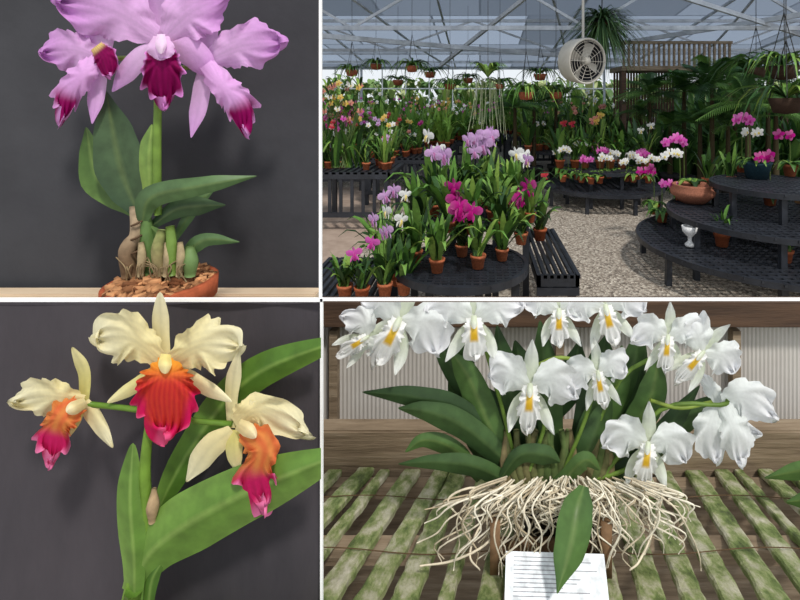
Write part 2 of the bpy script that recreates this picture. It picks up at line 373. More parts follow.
# centre flower
petal(m,mp,[(164,362,6),(161,330,8),(160,292,2)],[7,8,9,6],cr,cup=.3)
petal(m,mp,[(162,362,0),(130,338,-8),(94,338,4)],[7,20,29,22],cr,36,26,cup=.12,ruf=8,rk=10,rout=.08,seed=5,frill=1)
petal(m,mp,[(170,362,0),(202,346,-8),(240,346,4)],[7,20,30,22],cr,36,26,cup=.12,ruf=8,rk=10,rout=.08,seed=6,frill=1)
petal(m,mp,[(162,366,2),(138,384,2),(107,403,-4)],[5,7,7,4],cr2,cup=.4)
petal(m,mp,[(172,366,2),(200,384,2),(232,402,-4)],[5,8,8,4],cr,cup=.4)
petal(m,mp,[(166,358,-8),(166,384,-20),(165,436,-14)],[8,24,36,38],lipR,50,50,cup=.08,ruf=5,rk=15,rout=.07,seed=7,frill=1.5,rnd=4)
petal(m,mp,[(166,354,-12),(165,364,-24),(165,374,-24)],[5,7,5],petcol(C(236,226,150),C(244,236,190),0),10,6,cup=.8)
pb=U(126,690,D)
m.lathe(pb,[(.045,-.12),(.062,-.02),(.066,-.02),(.07,.0),(.063,.0),(.06,-.015),(0.0,-.016)],tc,2,28)
m.make('potted_cream_cattleya_orchid',clip=CLX)
m=B(); m.box((pb.x-.12,.52,pb.z-.145),(pb.x+.12,.68,pb.z-.121),(1,1,1),0)
for sx_ in (-.115,.09):
    for yy_ in (.525,.65): m.box((pb.x+sx_,yy_,0),(pb.x+sx_+.025,yy_+.025,pb.z-.145),(1,1,1),0)
m.make('plant_stand',[M_woodl],smooth=False)
# ================= BR bench
KB=236.0; HY=265.0
def BP(px,py,up=0):
    return U(px,py,KB/(py-HY))+Vector((0,0,up))
O0=BP(557,470); O1=BP(557,640); dirv=(O0-O1).normalized()
nrm=Vector((1,0,0)).cross(dirv).normalized()
if nrm.z<0: nrm=-nrm
m=B()
for i in range(-9,12):
    x=i*.061+.02; j=R.uniform(-.014,.014); w=.0185+R.uniform(-.002,.003)
    if R.random()<.15: w*=.6
    a=O1+Vector((x,0,0))-dirv*.05; b=O0+Vector((x+j,0,0))+dirv*.01
    xx=Vector((1,0,0)); dz=R.uniform(-.003,.003)
    base=len(m.v); NS=30
    for k in range(NS+1):
        p=a.lerp(b,k/NS)+nrm*dz; wl=w+R.uniform(-.0015,.0015); wr=w+R.uniform(-.0015,.0015); up=R.uniform(-.0012,.0012)
        for sx_,h in ((-1,-.012),(-1,-.003),(-.8,0),(.8,0),(1,-.003),(1,-.012)):
            m.v.append(p+xx*(wl if sx_<0 else wr)*sx_+nrm*(h+up)); m.c.append((1,1,1))
    for k in range(NS):
        for q in range(6):
            q2=(q+1)%6
            m.f.append((base+k*6+q,base+k*6+q2,base+(k+1)*6+q2,base+(k+1)*6+q)); m.m.append(0)
    m.f.append(tuple(base+q for q in range(6))); m.m.append(0)
    m.f.append(tuple(base+NS*6+q for q in range(5,-1,-1))); m.m.append(0)
for t in (.04,.5,.97):
    p=O1.lerp(O0,t)-nrm*.03
    m.bar(p+Vector((-.56,0,0)),p+Vector((.72,0,0)),.03,.028,(1,1,1),1)
for xx_ in (-.53,.68):
    for t in (.04,.97):
        p=O1.lerp(O0,t)-nrm*.04; m.bar((p.x+xx_,p.y,0),(p.x+xx_,p.y,p.z),.04,.04,(1,1,1),1)
m.make('mossy_slatted_bench',[M_moss,M_woodr],smooth=False)
m=B()
for t in (.36,.72):
    pts=[]
    for i in range(24):
        x=-.5+i*.055; p=O1.lerp(O0,t+.02*math.sin(i*.9))+Vector((x,0,0))+nrm*.004
        pts.append(p)
    m.tube(pts,.0009,C(90,70,50),2,5,2)
m.make('bench_tie_wire')
simple('under_bench_shade_block',(-.36,.42,.0),(1.1,1.12,.35),M_dark)  # dark block added below the bench so slat gaps read as shade
zb=O0.z
simple('weathered_timber_beam',(X(312,1.2),O0.y+.012,0),(X(840,1.2),O0.y+.06,Z(426,O0.y+.03)),M_woodr,.004)
m=B(); yw=O0.y+.14; x0=X(312,yw); x1=X(850,yw); n=1100
z0=.0; z1=Z(305,yw)
for i in range(n+1):
    x=x0+(x1-x0)*i/n; yy=yw+.0012*math.sin(x*2*math.pi/.011)
    m.v+= [Vector((x,yy,z0)),Vector((x,yy,z1))]; m.c+=[(1,1,1)]*2
for i in range(n): m.f.append((2*i,2*i+2,2*i+3,2*i+1)); m.m.append(0)
m.make('wall_polycarbonate',[M_poly])
simple('trim_top_rail',(x0,yw-.05,Z(328,yw-.05)),(x1,yw-.006,Z(303,yw-.05)),M_woodd,.003)
m=B()
for px in (333,560,737):
    m.box((X(px-4,yw-.03),yw-.03,Z(430,yw)),(X(px+4,yw-.03),yw-.005,Z(326,yw)),(1,1,1),0)
m.make('trim_wall_battens',[M_woodr],smooth=False)
CLY=[(0,(302-PY)/F,1)]
D=.84; mp=PM(D); m=B()
d1=leafcol(C(46,70,38),C(66,92,50),C(80,104,60)); d2=leafcol(C(58,86,42),C(80,110,56)); d3=leafcol(C(36,56,32),C(52,76,42),C(68,92,54))
L=[([(520,480,8),(470,420,6),(420,398,2),(362,392,6)],[5,13,15,11,4],d3),
([(525,480,4),(470,430,0),(430,412,-4),(398,408,0)],[5,13,14,10,4],d1),
([(520,490,0),(480,468,-6),(440,462,-8),(398,464,0)],[5,10,11,8,3],d1),
([(520,485,6),(495,440,6),(470,380,10),(450,350,12)],[6,12,15,13,5],d2),
([(515,480,12),(490,420,14),(455,370,16),(432,330,16)],[6,12,14,12,5],d3),
([(540,480,10),(520,420,12),(505,370,14),(497,325,14)],[6,13,16,13,5],d3),
([(555,480,12),(550,420,14),(545,370,14),(540,320,16)],[6,12,15,13,5],d1),
([(575,480,10),(590,430,10),(615,390,12),(622,345,12)],[6,12,16,14,5],d2),
([(600,480,10),(632,430,8),(650,400,2),(660,350,4)],[6,12,16,16,6],d2),
([(610,485,12),(660,440,12),(700,410,12),(730,400,14)],[6,11,13,11,4],d1),
([(560,480,4),(585,455,0),(600,420,4),(612,395,6)],[5,10,13,11,4],d1),
([(600,480,6),(640,460,2),(670,425,6),(700,385,8)],[5,10,13,11,4],d3),
([(500,480,-4),(520,455,-8),(545,455,-10),(560,462,-8)],[4,9,11,5],d1),
([(545,490,-6),(565,478,-14),(585,460,-18),(600,470,-12)],[4,8,10,4],d2),
([(560,480,12),(585,440,16),(600,370,18),(606,335,18)],[6,14,18,15,6],d3),
([(480,480,6),(455,450,8),(425,440,6),(405,452,6)],[4,9,10,7,3],d2),
([(530,480,14),(512,430,16),(480,400,18),(455,380,18)],[6,14,18,15,6],d3),
([(545,490,16),(540,420,20),(570,380,22),(580,340,20)],[8,16,20,17,6],d3),
([(510,490,16),(530,430,20),(525,380,22),(515,340,20)],[8,16,20,17,6],d3),
([(590,490,16),(620,440,18),(634,400,20),(642,370,20)],[8,15,18,15,6],d3),
([(500,480,14),(476,430,18),(462,380,20),(470,330,20)],[6,14,17,14,6],d1),
([(600,480,14),(606,420,16),(632,370,18),(640,325,18)],[6,14,17,14,6],d1),
([(584,486,-50),(577,510,-68),(571,545,-82),(557,594,-97)],[5,15,18,17,4],d2)]
for s_,w_,c_ in L: petal(m,mp,s_,w_,c_,22,8,fold=.35,mi=1)
for i in range(16):
    x=505+i*7; ptube(m,mp,[(x*.6+222,505,0),(x,470,2),(x+R.uniform(-12,12),430,8)],[4,5,3],mix(C(80,100,54),C(130,112,82),R.random()),2)
for st in ([(530,470,0),(545,420,-4),(530,395,-6)],[(560,480,0),(585,420,-6),(598,375,-4)],[(590,480,0),(625,470,-4),(648,450,-6)],[(600,480,0),(660,410,-2),(720,405,-4),(728,400,-4)],[(520,480,2),(500,400,6),(480,330,4)],[(580,470,6),(620,380,6),(672,350,4)]):
    ptube(m,mp,st,2.0,C(104,132,54))
for st in ([(528,370,-2),(555,358,-4),(578,360,-2)],[(650,400,-2),(680,408,-4),(712,402,-2)]):
    ptube(m,mp,st,1.8,C(130,150,62))
wp=petcol(C(232,236,232),C(246,246,248),.06); ws=petcol(C(218,226,202),C(240,242,238),.05)
def lipW(u,v):
    c=mix(C(236,206,100),C(226,180,50),sstep(.1,.45,u))
    e=max(abs(v)*1.9,sstep(.42,.62,u)*1.0)
    return mix(c,C(246,246,244),sstep(.45,.85,e))
W=[(530,388,50,.05,.92,0),(598,374,38,-.15,.85,2),(474,320,46,0,1.05,4),(398,322,54,.45,.95,6),(366,338,36,1.0,.85,5),(559,312,38,0,1,6),(606,308,42,-.2,1,2),
   (668,338,38,.1,.9,-2),(702,354,42,.7,.85,-4),(648,446,46,.1,.95,-4)]
for i,(x,y_,s_,r_,sx_,zb_) in enumerate(W):
    cattleya(m,mp,x,y_,s_,r_,sx_,wp,ws,lipW,True,i*1.3,petw=.50,lipw=.34,zb=zb_-14)
for sp,w_,cup in (([(722,402,0),(745,398,-6),(774,418,0)],[8,18,22,15],.2),([(718,405,0),(712,430,-8),(716,462,-2)],[8,18,20,12],.2),([(722,404,6),(708,384,6),(700,372,2)],[5,8,6,3],.3),
    ([(724,404,-4),(735,432,-14),(742,464,-8)],[7,14,17,12],.4),([(722,406,4),(740,430,0),(760,434,0)],[6,12,12,5],.3)):
    petal(m,mp,sp,w_,wp,26,20,cup=cup,ruf=6,rout=.07,seed=sp[2][0]*.1,frill=.9)
def rootz(y):
    return (KB/(y-HY)-.02-.84)*F/.84
for i in range(230):
    x=max(474,min(668,R.gauss(566,48)))
    y0=482+R.random()*14
    dx=(x-566)*R.uniform(-.1,.5)+R.uniform(-12,12); L_=R.uniform(14,84)*(.5 if 545<x<592 else 1)
    ye=y0+L_; z=R.uniform(-46,-18)
    z=min(z,rootz(ye)-2); g=R.uniform(-14,14)
    ptube(m,mp,[(x*.65+566*.35,y0-6,z+20),(x+R.uniform(-10,10),y0+L_*.2,z),(x+dx*.4+g,y0+L_*.5,z-3),(x+dx*.8-g*.6,y0+L_*.8,z-2),(x+dx+R.uniform(-12,12),ye,z)],[.85,.8,.75,.45],mix(C(232,224,204),C(176,160,132),R.random()**1.5),2,5,4)
for pts in ([(510,500,-20),(490,540,-45),(455,560,-50),(420,566,-50)],[(640,500,-20),(662,490,-26),(656,520,-36),(650,540,-46)],[(500,492,-20),(470,488,-26),(448,500,-30),(462,520,-38)],[(500,500,-20),(478,530,-36),(470,556,-50),(480,570,-60)],[(630,500,-10),(650,530,-36),(640,560,-50),(630,570,-60)]):
    ptube(m,mp,pts,[1.1,1.0,1.0,.7],C(214,202,178),2,6,6)
bx,by=BP(562,545).x,.885
bz0=BP(562,545).z-.02
m.lathe((bx,by,bz0),[(.0,.0),(.065,.0),(.085,.11),(.07,.11),(0,.1)],C(34,28,22),2,24)
for s_ in (495,606):
    p=BP(s_,575); m.box((p.x-.008,p.y-.006,p.z),(p.x+.008,p.y+.008,p.z+.085),C(124,96,70),2)
p=BP(500,572); q=BP(612,572); m.box((p.x,p.y+.012,p.z),(q.x,p.y+.024,p.z+.035),C(104,80,58),2)
m.make('potted_white_cattleya_orchid',clip=CLY)
m=B()
def cmp_(a,b):
    p0=U(506,551,.738); p1=U(604,554,.742); p2=U(504,620,.672)
    return p0+(p1-p0)*a+(p2-p0)*b
m.grid(lambda u,v:cmp_(u,(v+1)/2),4,4,lambda u,v:C(226,230,234),0)
nn=(cmp_(1,0)-cmp_(0,0)).cross(cmp_(0,1)-cmp_(0,0)).normalized()
if nn.y>0: nn=-nn
for i in range(13):
    b=.08+i*.065; L_=.35+R.random()*.5
    base=len(m.v)
    for a,bb in ((.08,b),(.08+L_,b),(.08+L_,b+.012),(.08,b+.012)):
        m.v.append(cmp_(a,bb)+nn*.0005); m.c.append(C(140,140,146))
    m.f.append((base,base+1,base+2,base+3)); m.m.append(0)
m.make('paper_plant_label',[M_misc])
m=B(); mp=PM(.95)
for s_,w_ in (([(850,480,0),(810,470,-4),(764,478,0)],[10,12,10,3]),([(850,510,0),(820,500,-6),(786,502,0)],[10,14,12,4]),([(850,540,0),(822,530,-6),(795,545,0)],[8,10,10,4])): petal(m,mp,s_,w_,d2,16,8,fold=.3,mi=1)
ptube(m,mp,[(850,480,0),(852,520,0),(850,560,4)],4,C(90,110,60))
pp=mp(850,562,0); m.lathe(pp,[(.04,-.1),(.055,0),(.05,0),(0,-.01)],tc,2,20)
m.make('potted_foliage_plant')
# ================= GREENHOUSE
simple('floor',(-16,-3,-.1),(22,40,0),M_gravel)
simple('concrete_path',(-6,4.2,-.02),(-1.28,9,.012),M_conc)
def roofz(y): return 5.5-.125*y
M_roof,nt,p,o=newmat('shade_glazing')
tcn=nt.nodes.new('ShaderNodeTexCoord'); br=nt.nodes.new('ShaderNodeTexBrick')
br.inputs['Scale'].default_value=1; br.inputs['Mortar Size'].default_value=.03; br.inputs['Brick Width'].default_value=2.6; br.inputs['Row Height'].default_value=3.2
br.inputs['Color1'].default_value=(.08,.08,.08,1); br.inputs['Color2'].default_value=(.6,.6,.6,1); br.inputs['Mortar'].default_value=(.02,.02,.02,1)
nt.links.new(tcn.outputs['Object'],br.inputs['Vector'])
tr=nt.nodes.new('ShaderNodeBsdfTransparent'); tr.inputs[0].default_value=(.55,.63,.76,1)
tl=nt.nodes.new('ShaderNodeBsdfTranslucent'); tl.inputs[0].default_value=(*C(120,132,150),1)
mx0=nt.nodes.new('ShaderNodeMixShader'); mx0.inputs[0].default_value=.25
nt.links.new(p.outputs[0],mx0.inputs[1]); nt.links.new(tl.outputs[0],mx0.inputs[2])
mx=nt.nodes.new('ShaderNodeMixShader'); nt.links.new(br.outputs['Color'],mx.inputs[0]); nt.links.new(mx0.outputs[0],mx.inputs[1]); nt.links.new(tr.outputs[0],mx.inputs[2]); nt.links.new(mx.outputs[0],o.inputs[0])
p.inputs['Base Color'].default_value=(*C(90,98,112),1); p.inputs['Roughness'].default_value=.5
m=B(); 
m.v+=[Vector((-9,5.2,roofz(5.2))),Vector((14.5,5.2,roofz(5.2))),Vector((14.5,20,roofz(20))),Vector((-9,20,roofz(20)))]; m.c+=[(1,1,1)]*4; m.f.append((0,1,2,3)); m.m.append(0)
m.make('ceiling_glazing',[M_roof])
m=B(); w=(1,1,1)
for y in (9,13,17,19.8):
    zc=3.0
    zr=roofz(y)-.08
    m.bar((-9,y,zc),(14.5,y,zc),.06,.08,w,0); m.bar((-9,y,zr),(14.5,y,zr),.06,.08,w,0)
    x=-9; k=0
    while x<12.4:
        if zr-zc>.3:
            m.bar((x,y,zc if k%2 else zr),(x+2.2,y,zr if k%2 else zc),.035,.05,w,0)
        x+=2.2;k+=1
for x in (-8,-4.5,-1,2.5,6,9.5,13): m.bar((x,5.3,roofz(5.3)-.06),(x,19.9,roofz(19.9)-.06),.05,.06,w,0)
# arched ribs running down the house + sloping tie beams
for x in (-3.2,1.2,5.6,9.4):
    pts=[]
    for i in range(9):
        t=i/8; pts.append(Vector((x+2.2*math.sin(t*1.2),9+10*t,2.95+(roofz(9)-.3-2.95)*(1-t)*(.6+.4*math.cos(t*3)))))
    m.tube(pts,.035,w,0,6,2)
m.bar(U(300,34,8.5),U(660,64,14),.07,.09,w,0); m.bar(U(830,10,8.2),U(540,56,13),.07,.09,w,0)
m.bar(U(660,-10,8.2),U(830,44,9.5),.06,.08,w,0); m.bar(U(440,66,12),U(530,-6,9),.06,.08,w,0)
for x in (-4.2,4.4,9.2,13.5):
    m.bar((x,17,0),(x,17,2.95),.07,.07,w,0)
m.make('roof_truss_frame',[M_metal],smooth=False)
m=B()
m.box((-9,20,0),(14.5,20.05,.9),w,1)
for i in range(25): m.box((-9+i*.98,20,0),(-8.96+i*.98,20.06,3.0),w,0)
for z in (.9,2.1,2.95): m.box((-9,19.99,z),(14.5,20.05,z+.05),w,0)
m.make('wall_back',[M_white,M_poly],smooth=False)
m=B(); 
for i in range(6): m.box((14.5,3+i*2.9,0),(14.56,3.08+i*2.9,3.0),w,0)
m.box((14.5,3,0),(14.56,20,1.0),w,0); m.box((14.5,3,2.3),(14.56,20,2.36),w,0)
m.make('wall_right',[M_poly],smooth=False)
m=B()
for i in range(6): m.box((-9.06,3+i*2.9,0),(-9,3.08+i*2.9,3.0),w,0)
m.box((-9.06,3,0),(-9,20,1.0),w,0)
m.make('wall_left',[M_poly],smooth=False)
def ribbon(m,base,yaw,L_,arch,w_,col,n=5,mi=1,up=1.0):
    d=Vector((math.cos(yaw),math.sin(yaw),0)); s=Vector((-d.y,d.x,0))
    b=len(m.v)
    for i in range(n+1):
        t=i/n; p=base+d*(L_*arch*t)+Vector((0,0,L_*(up*t-arch*.9*t*t*t)))
        ww=w_*math.sin(math.pi*(.12+.86*t))
        for q in (-1,0,1):
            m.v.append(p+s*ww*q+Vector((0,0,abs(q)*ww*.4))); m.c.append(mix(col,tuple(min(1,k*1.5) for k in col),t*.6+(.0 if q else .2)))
    for i in range(n):
        for q in range(2):
            a=b+i*3+q; m.f.append((a,a+1,a+4,a+3)); m.m.append(mi)
GR=[C(58,92,36),C(80,118,48),C(44,74,32),C(98,132,60),C(32,56,26),C(116,144,64)]
PK=C(224,90,190); MG=C(196,24,140); LV=C(220,175,226); WH=C(245,245,242); YE=C(230,196,90); SA=C(226,150,130); RD=C(200,50,60)
def bloom(m,P,s,col,simple_=False):
    yaw=R.uniform(-.8,.8); Xa=Vector((math.cos(yaw),math.sin(yaw),0)); Bk=Vector((-Xa.y,Xa.x,0))
    f=lambda x,y,z=0: P+Xa*x+Vector((0,0,-y))+Bk*z
    lc=mix(col,C(150,10,90),.6) if col!=WH else C(232,210,120)
    k=lambda c:(lambda u,v:c)
    if simple_:
        for i in range(5):
            a=i*2*math.pi/5+.3+yaw; 
            petal(m,f,[(0,0,0),(math.sin(a)*s*.5,-math.cos(a)*s*.5,-.05*s),(math.sin(a)*s,-math.cos(a)*s,.1*s)],[.2*s,.38*s,.3*s],k(col if i%2 else mix(col,(1,1,1),.12)),3,2)
        petal(m,f,[(0,0,-.2*s),(0,.3*s,-.3*s),(0,.5*s,-.2*s)],[.15*s,.2*s,.15*s],k(lc),3,2)
    else:
        cattleya(m,f,0,0,s,R.uniform(-.35,.35),1,petcol(col,mix(col,(1,1,1),.1),.1),petcol(mix(col,(1,1,1),.1),col,.1),lambda u,v:mix(lc,col,sstep(.6,1,abs(v))),False,R.random()*6,petw=.5)
def pot(m,p,r,col=None):
    col=col or mix(C(160,84,52),C(184,110,76),R.random()); h=r*1.7
    m.lathe(p,[(0,0),(r*.68,0),(r*.9,h*.78),(r,h*.78),(r*1.03,h),(r*.9,h),(r*.86,h*.9),(0,h*.88)],col,2,14)
    return p+Vector((0,0,h*.9))
def plant(m,p,H,potr,fc=None,nf=4,kind='c',nl=8,gcol=None,far=False,fs=None,wid=1.0):
    t=pot(m,p,potr)
    g=gcol
    for i in range(nl):
        yaw=R.random()*6.28; L_=H*R.uniform(.45,1.05); 
        if kind=='p': ribbon(m,t,yaw,potr*R.uniform(2.,3.2),.9,potr*.55,g or R.choice(GR),4,up=.5)
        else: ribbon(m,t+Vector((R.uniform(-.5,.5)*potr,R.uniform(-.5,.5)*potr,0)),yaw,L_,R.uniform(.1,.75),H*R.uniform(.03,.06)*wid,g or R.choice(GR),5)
    if fc:
        fs=fs or H*.16
        if kind=='p':
            yaw=R.uniform(-.5,.5)+(math.pi if R.random()<.5 else 0)
            e=t+Vector((math.cos(yaw)*H*.4,-.05,H*.85)); mid=t+Vector((math.cos(yaw)*H*.05,0,H*.9))
            P=[t,t+Vector((0,0,H*.5)),mid,e]; m.tube(P,potr*.06,C(90,110,50),1,4,3)
            for i in range(nf): 
                q=cr3(P,.6+.4*i/max(1,nf-1)); bloom(m,q+Vector((R.uniform(-.3,.3)*fs,-.4*fs,R.uniform(-.4,.2)*fs)),fs,fc,True)
        else:
            cx_=R.uniform(-.15,.15)*H; cz_=H*R.uniform(.75,.95)
            for i in range(nf):
                q=t+Vector((cx_+R.uniform(-.2,.2)*H,-H*R.uniform(.12,.32),cz_+H*R.uniform(-.12,.12)))
                m.tube([t,(t+q)/2+Vector((0,0,.05*H)),q],potr*.06,C(90,120,50),1,4,3)
                bloom(m,q+Vector((0,-.1*fs,0)),fs,fc,far)
def disc(m,c,r,z,sp=.045,col=(1,1,1)):
    m.lathe((c[0],c[1],z),[(r-.03,-.05),(r,-.05),(r,0),(r-.03,0),(r-.03,-.05)],col,0,56)
    k=-r+sp
    while k<r:
        L_=math.sqrt(max(0,r*r-k*k))-.01
        m.box((c[0]-L_,c[1]+k-sp*.2,z-.025),(c[0]+L_,c[1]+k+sp*.2,z-.006),col,0)
        m.box((c[0]+k-sp*.14,c[1]-L_,z-.03),(c[0]+k+sp*.14,c[1]+L_,z-.008),col,0)
        k+=sp
    for i in range(8):
        a=i*math.pi/4+.3; x=c[0]+math.cos(a)*(r-.06); y=c[1]+math.sin(a)*(r-.06)
        m.box((x-.025,y-.025,0),(x+.025,y+.025,z-.03),col,0)
def table(m,c,wx,wy,z,sp=.06,closed=False):
    x0,x1,y0,y1=c[0]-wx/2,c[0]+wx/2,c[1]-wy/2,c[1]+wy/2; w=(1,1,1)
    k=x0
    while k<x1: m.box((k,y0,z-.03),(k+sp*.55,y1,z),w,0); k+=sp
    for yy in (y0,y1-.03): m.box((x0,yy,z-.09),(x1,yy+.03,z-.005),w,0)
    for xx in (x0,x1-.03): m.box((xx,y0,z-.09),(xx+.03,y1,z-.005),w,0)
    for xx in (x0+.02,x1-.08):
        for yy in (y0+.02,y1-.08): m.box((xx,yy,0),(xx+.06,yy+.06,z-.05),w,0)
    m.box((x0,y0,.18),(x1,y0+.03,.24),w,0)
    k=x0+.08
    while k<x1-.08: m.box((k,y0+.01,.2),(k+.04,y0+.03,z-.05),w,0); k+=.14
nb=G(462,262,.5); m=B(); disc(m,nb,.47,.5,.05)
b2=(nb.x+.12,nb.y+.80); disc(m,b2,.5,.68,.05); m.make('round_slatted_bench',[M_black],smooth=False)
m=B(); tb=G(548,262,.3); table(m,(tb.x+.02,tb.y+.25),.32,1.3,.34,.05); m.make('slatted_plastic_step_bench',[M_black],smooth=False)
def put(px,py,zb,hpx,rpx,fc=None,nf=3,kind='c',nl=9,name=None,m=None,fs=None,gcol=None,far=False,wid=1.0):
    own=m is None
    if own: m=B()
    p=G(px,py,zb); k=p.y/F
    plant(m,p,hpx*k,rpx*k,fc,nf,kind,nl,gcol,far,fs*k if fs else None,wid)
    if own: m.make(name)
nm='potted_cattleya_plant'
NB=[(437,272,.5,72,8,None,0,0),(416,262,.5,74,7,WH,1,7),(478,268,.5,64,8,MG,3,11),(462,256,.5,60,7,MG,2,11),(502,260,.5,70,7,None,0,0),(521,244,.5,50,7,MG,3,11),
(540,240,.34,56,7,RD,1,5),(450,232,.68,76,7,LV,3,9),(487,207,.68,62,8,LV,4,11),(514,214,.68,62,7,WH,3,8),(470,212,.68,72,7,LV,3,8),(434,216,.68,78,7,WH,2,8),
(500,232,.68,64,7,None,0,0),(472,234,.68,62,7,None,0,0),(530,222,.68,58,6,LV,1,7),(420,232,.6,70,6,None,0,0),(455,214,.68,70,6,None,0,0),(492,220,.68,70,6,None,0,0)]
for a in NB: put(a[0],a[1],a[2],a[3],a[4],a[5],a[6],nl=24,name=nm,fs=a[7] or None,wid=1.15)
m=B(); lb=G(366,285,.35); table(m,(lb.x-.15,lb.y+.2),.6,.8,.35,.05); m.make('low_slatted_bench',[M_black],smooth=False)
for a in ((385,296,70,LV,3),(362,300,46,PK,2),(398,285,74,WH,2),(345,298,50,None,0),(384,272,76,LV,2),(404,294,60,None,0)):
    put(a[0],a[1],.35,a[2],8,a[3],a[4],nl=24,name=nm,fs=8,wid=1.15)
m=B(); rb=G(772,240,.3); disc(m,rb,1.25,.3,.075); disc(m,(rb.x+.05,rb.y+.05),.98,.55,.075); disc(m,(rb.x+.15,rb.y+.15),.62,.82,.075)
m.make('tiered_round_bench',[M_black],smooth=False)
for px,py,zb,h,r_,fc,nf,kd,fs in ((722,246,.3,40,8,None,0,'c',5),(662,222,.3,34,6,PK,3,'p',5),(684,196,.55,54,6,PK,7,'p',5),(680,200,.55,44,6,WH,5,'p',5),(748,172,.82,50,7,PK,5,'p',6),(770,205,.55,44,7,MG,4,'p',6),
     (790,176,.82,36,7,MG,2,'p',6),(742,172,.82,36,6,WH,4,'p',5),(654,214,.3,40,6,MG,4,'p',5),(786,262,.3,20,7,None,0,'c',5),(708,188,.55,50,6,None,0,'c',5),(730,186,.7,40,6,None,0,'c',5)):
    put(px,py,zb,h,r_,fc,nf,kd,14,name='potted_moth_orchid' if kd=='p' else 'potted_foliage_plant',fs=fs)
m=B(); p=G(693,202,.55); k=p.y/F
m.lathe(p,[(0,0),(12*k,0),(21*k,8*k),(22*k,12*k),(19*k,16*k),(20*k,18*k),(17*k,18*k),(16*k,14*k),(0,14*k)],C(160,104,82),2,28)
for i in range(12): ribbon(m,p+Vector((0,0,16*k)),R.random()*6.28,24*k,.7,4*k,R.choice(GR),4,up=.6)
m.make('terracotta_urn_planter')
m=B(); p=G(690,246,.3); k=p.y/F
m.lathe(p,[(0,0),(5*k,0),(5*k,2*k),(2*k,5*k),(2*k,9*k),(7*k,14*k),(8*k,20*k),(7*k,20*k),(5*k,14*k),(0,12*k)],C(225,225,225),2,20)
m.make('white_pedestal_urn')
m=B(); p=G(757,178,.82); k=p.y/F
m.lathe(p,[(0,0),(10*k,0),(13*k,14*k),(14*k,16*k),(11*k,15*k),(0,12*k)],C(26,50,60),2,20)
for i in range(10): ribbon(m,p+Vector((0,0,14*k)),R.random()*6.28,22*k,.7,3*k,R.choice(GR),4,up=.6)
m.make('blue_ceramic_pot')
m=B(); p=G(800,225,.3)
m.tube([p+Vector((-.1,0,.0)),p+Vector((.0,0,.2)),p+Vector((.1,0,.4)),p+Vector((.35,.1,.55))],[.09,.07,.08,.05],C(150,116,82),2,8,5)
m.tube([p+Vector((-.4,0,.05)),p+Vector((-.1,0,.08)),p+Vector((.3,-.1,.1))],[.05,.08,.05],C(140,104,76),2,8,5)
m.make('driftwood_log')
m=B(); mb=G(602,184,.3); disc(m,mb,.95,.3,.1); disc(m,(mb.x,mb.y+.1),.66,.55,.1); m.make('tiered_round_bench',[M_black],smooth=False)
m=B(); mb2=G(575,148,.6); disc(m,mb2,1.2,.6,.12); m.make('round_slatted_bench',[M_black],smooth=False)
m=B()
for i in range(30):
    px=R.uniform(560,650); py=R.uniform(174,184); 
    put(px,py,.42,R.uniform(14,30),4,WH if R.random()<.4 else (PK if R.random()<.25 else None),4,'p',7,m=m,fs=3.5)
m.make('white_moth_orchid_display')
for px,h,c_ in ((575,44,RD),(560,50,None),(600,46,YE),(645,40,WH),(585,46,SA),(622,50,None),(610,44,None)):
    put(px,168,.55,h,5,c_,2,'c',22,name=nm,fs=4)
m=B()
for i in range(40):
    put(R.uniform(528,622),R.uniform(136,152),.6,R.uniform(26,56),4,R.choice([None,None,None,None,WH,SA]),2,'c',12,m=m,fs=3,far=True)
m.make('potted_orchid_display')
TB=[(350,172,.75,1.0,.9),(395,158,.75,1.0,.8),(330,150,.75,1.2,1.0)]
rows=[]
for px,py,z,wx,wy in TB:
    p=G(px,py,z); rows.append((p.x,p.y,z,wx,wy,1))
for (x,y,wx) in ((-1.3,8.9,1.6),(-3.4,10.2,2.0),(-.6,10.6,2.0),(1.3,11.6,1.4),(-4.2,12.6,2.6),(-1.2,12.8,2.6),(2.0,14.0,2.4),(-4.6,15.0,3.4),(-.9,15.2,3.2),(3.2,15.9,2.8)):
    rows.append((x,y,.75,wx,1.2,0))
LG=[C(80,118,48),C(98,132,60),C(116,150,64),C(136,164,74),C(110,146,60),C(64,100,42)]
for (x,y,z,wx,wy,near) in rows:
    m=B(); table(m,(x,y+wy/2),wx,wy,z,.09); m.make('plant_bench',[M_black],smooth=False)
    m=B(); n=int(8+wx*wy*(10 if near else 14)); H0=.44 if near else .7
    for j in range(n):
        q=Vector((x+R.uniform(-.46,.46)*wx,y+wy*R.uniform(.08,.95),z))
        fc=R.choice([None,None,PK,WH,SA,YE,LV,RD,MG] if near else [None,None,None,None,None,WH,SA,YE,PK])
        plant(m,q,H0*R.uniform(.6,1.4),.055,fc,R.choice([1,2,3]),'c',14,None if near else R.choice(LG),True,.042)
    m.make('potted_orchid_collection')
m=B()
for i in range(46):
    q=U(R.uniform(322,362),R.uniform(82,120),6.0+R.random()*.6)
    bloom(m,q,.045,R.choice([SA,SA,PK,WH,YE]),True)
    for j in range(2): ribbon(m,q,R.random()*6.28,.22,.6,.02,R.choice(GR),4)
base=U(340,160,6.3)
for i in range(16): m.tube([Vector((base.x+R.uniform(-.1,.1),base.y,.76)),Vector((base.x+R.uniform(-.25,.25),base.y,1.4)),U(R.uniform(324,360),R.uniform(84,118),6.3)],.007,C(80,100,54),1,4,3)
for i in range(40): ribbon(m,Vector((base.x+R.uniform(-.3,.3),base.y,.76)),R.random()*6.28,R.uniform(.4,.9),.3,.03,R.choice(GR),5)
m.make('spray_orchid_plant')
m=B(); p=G(334,168,.75); k=p.y/F
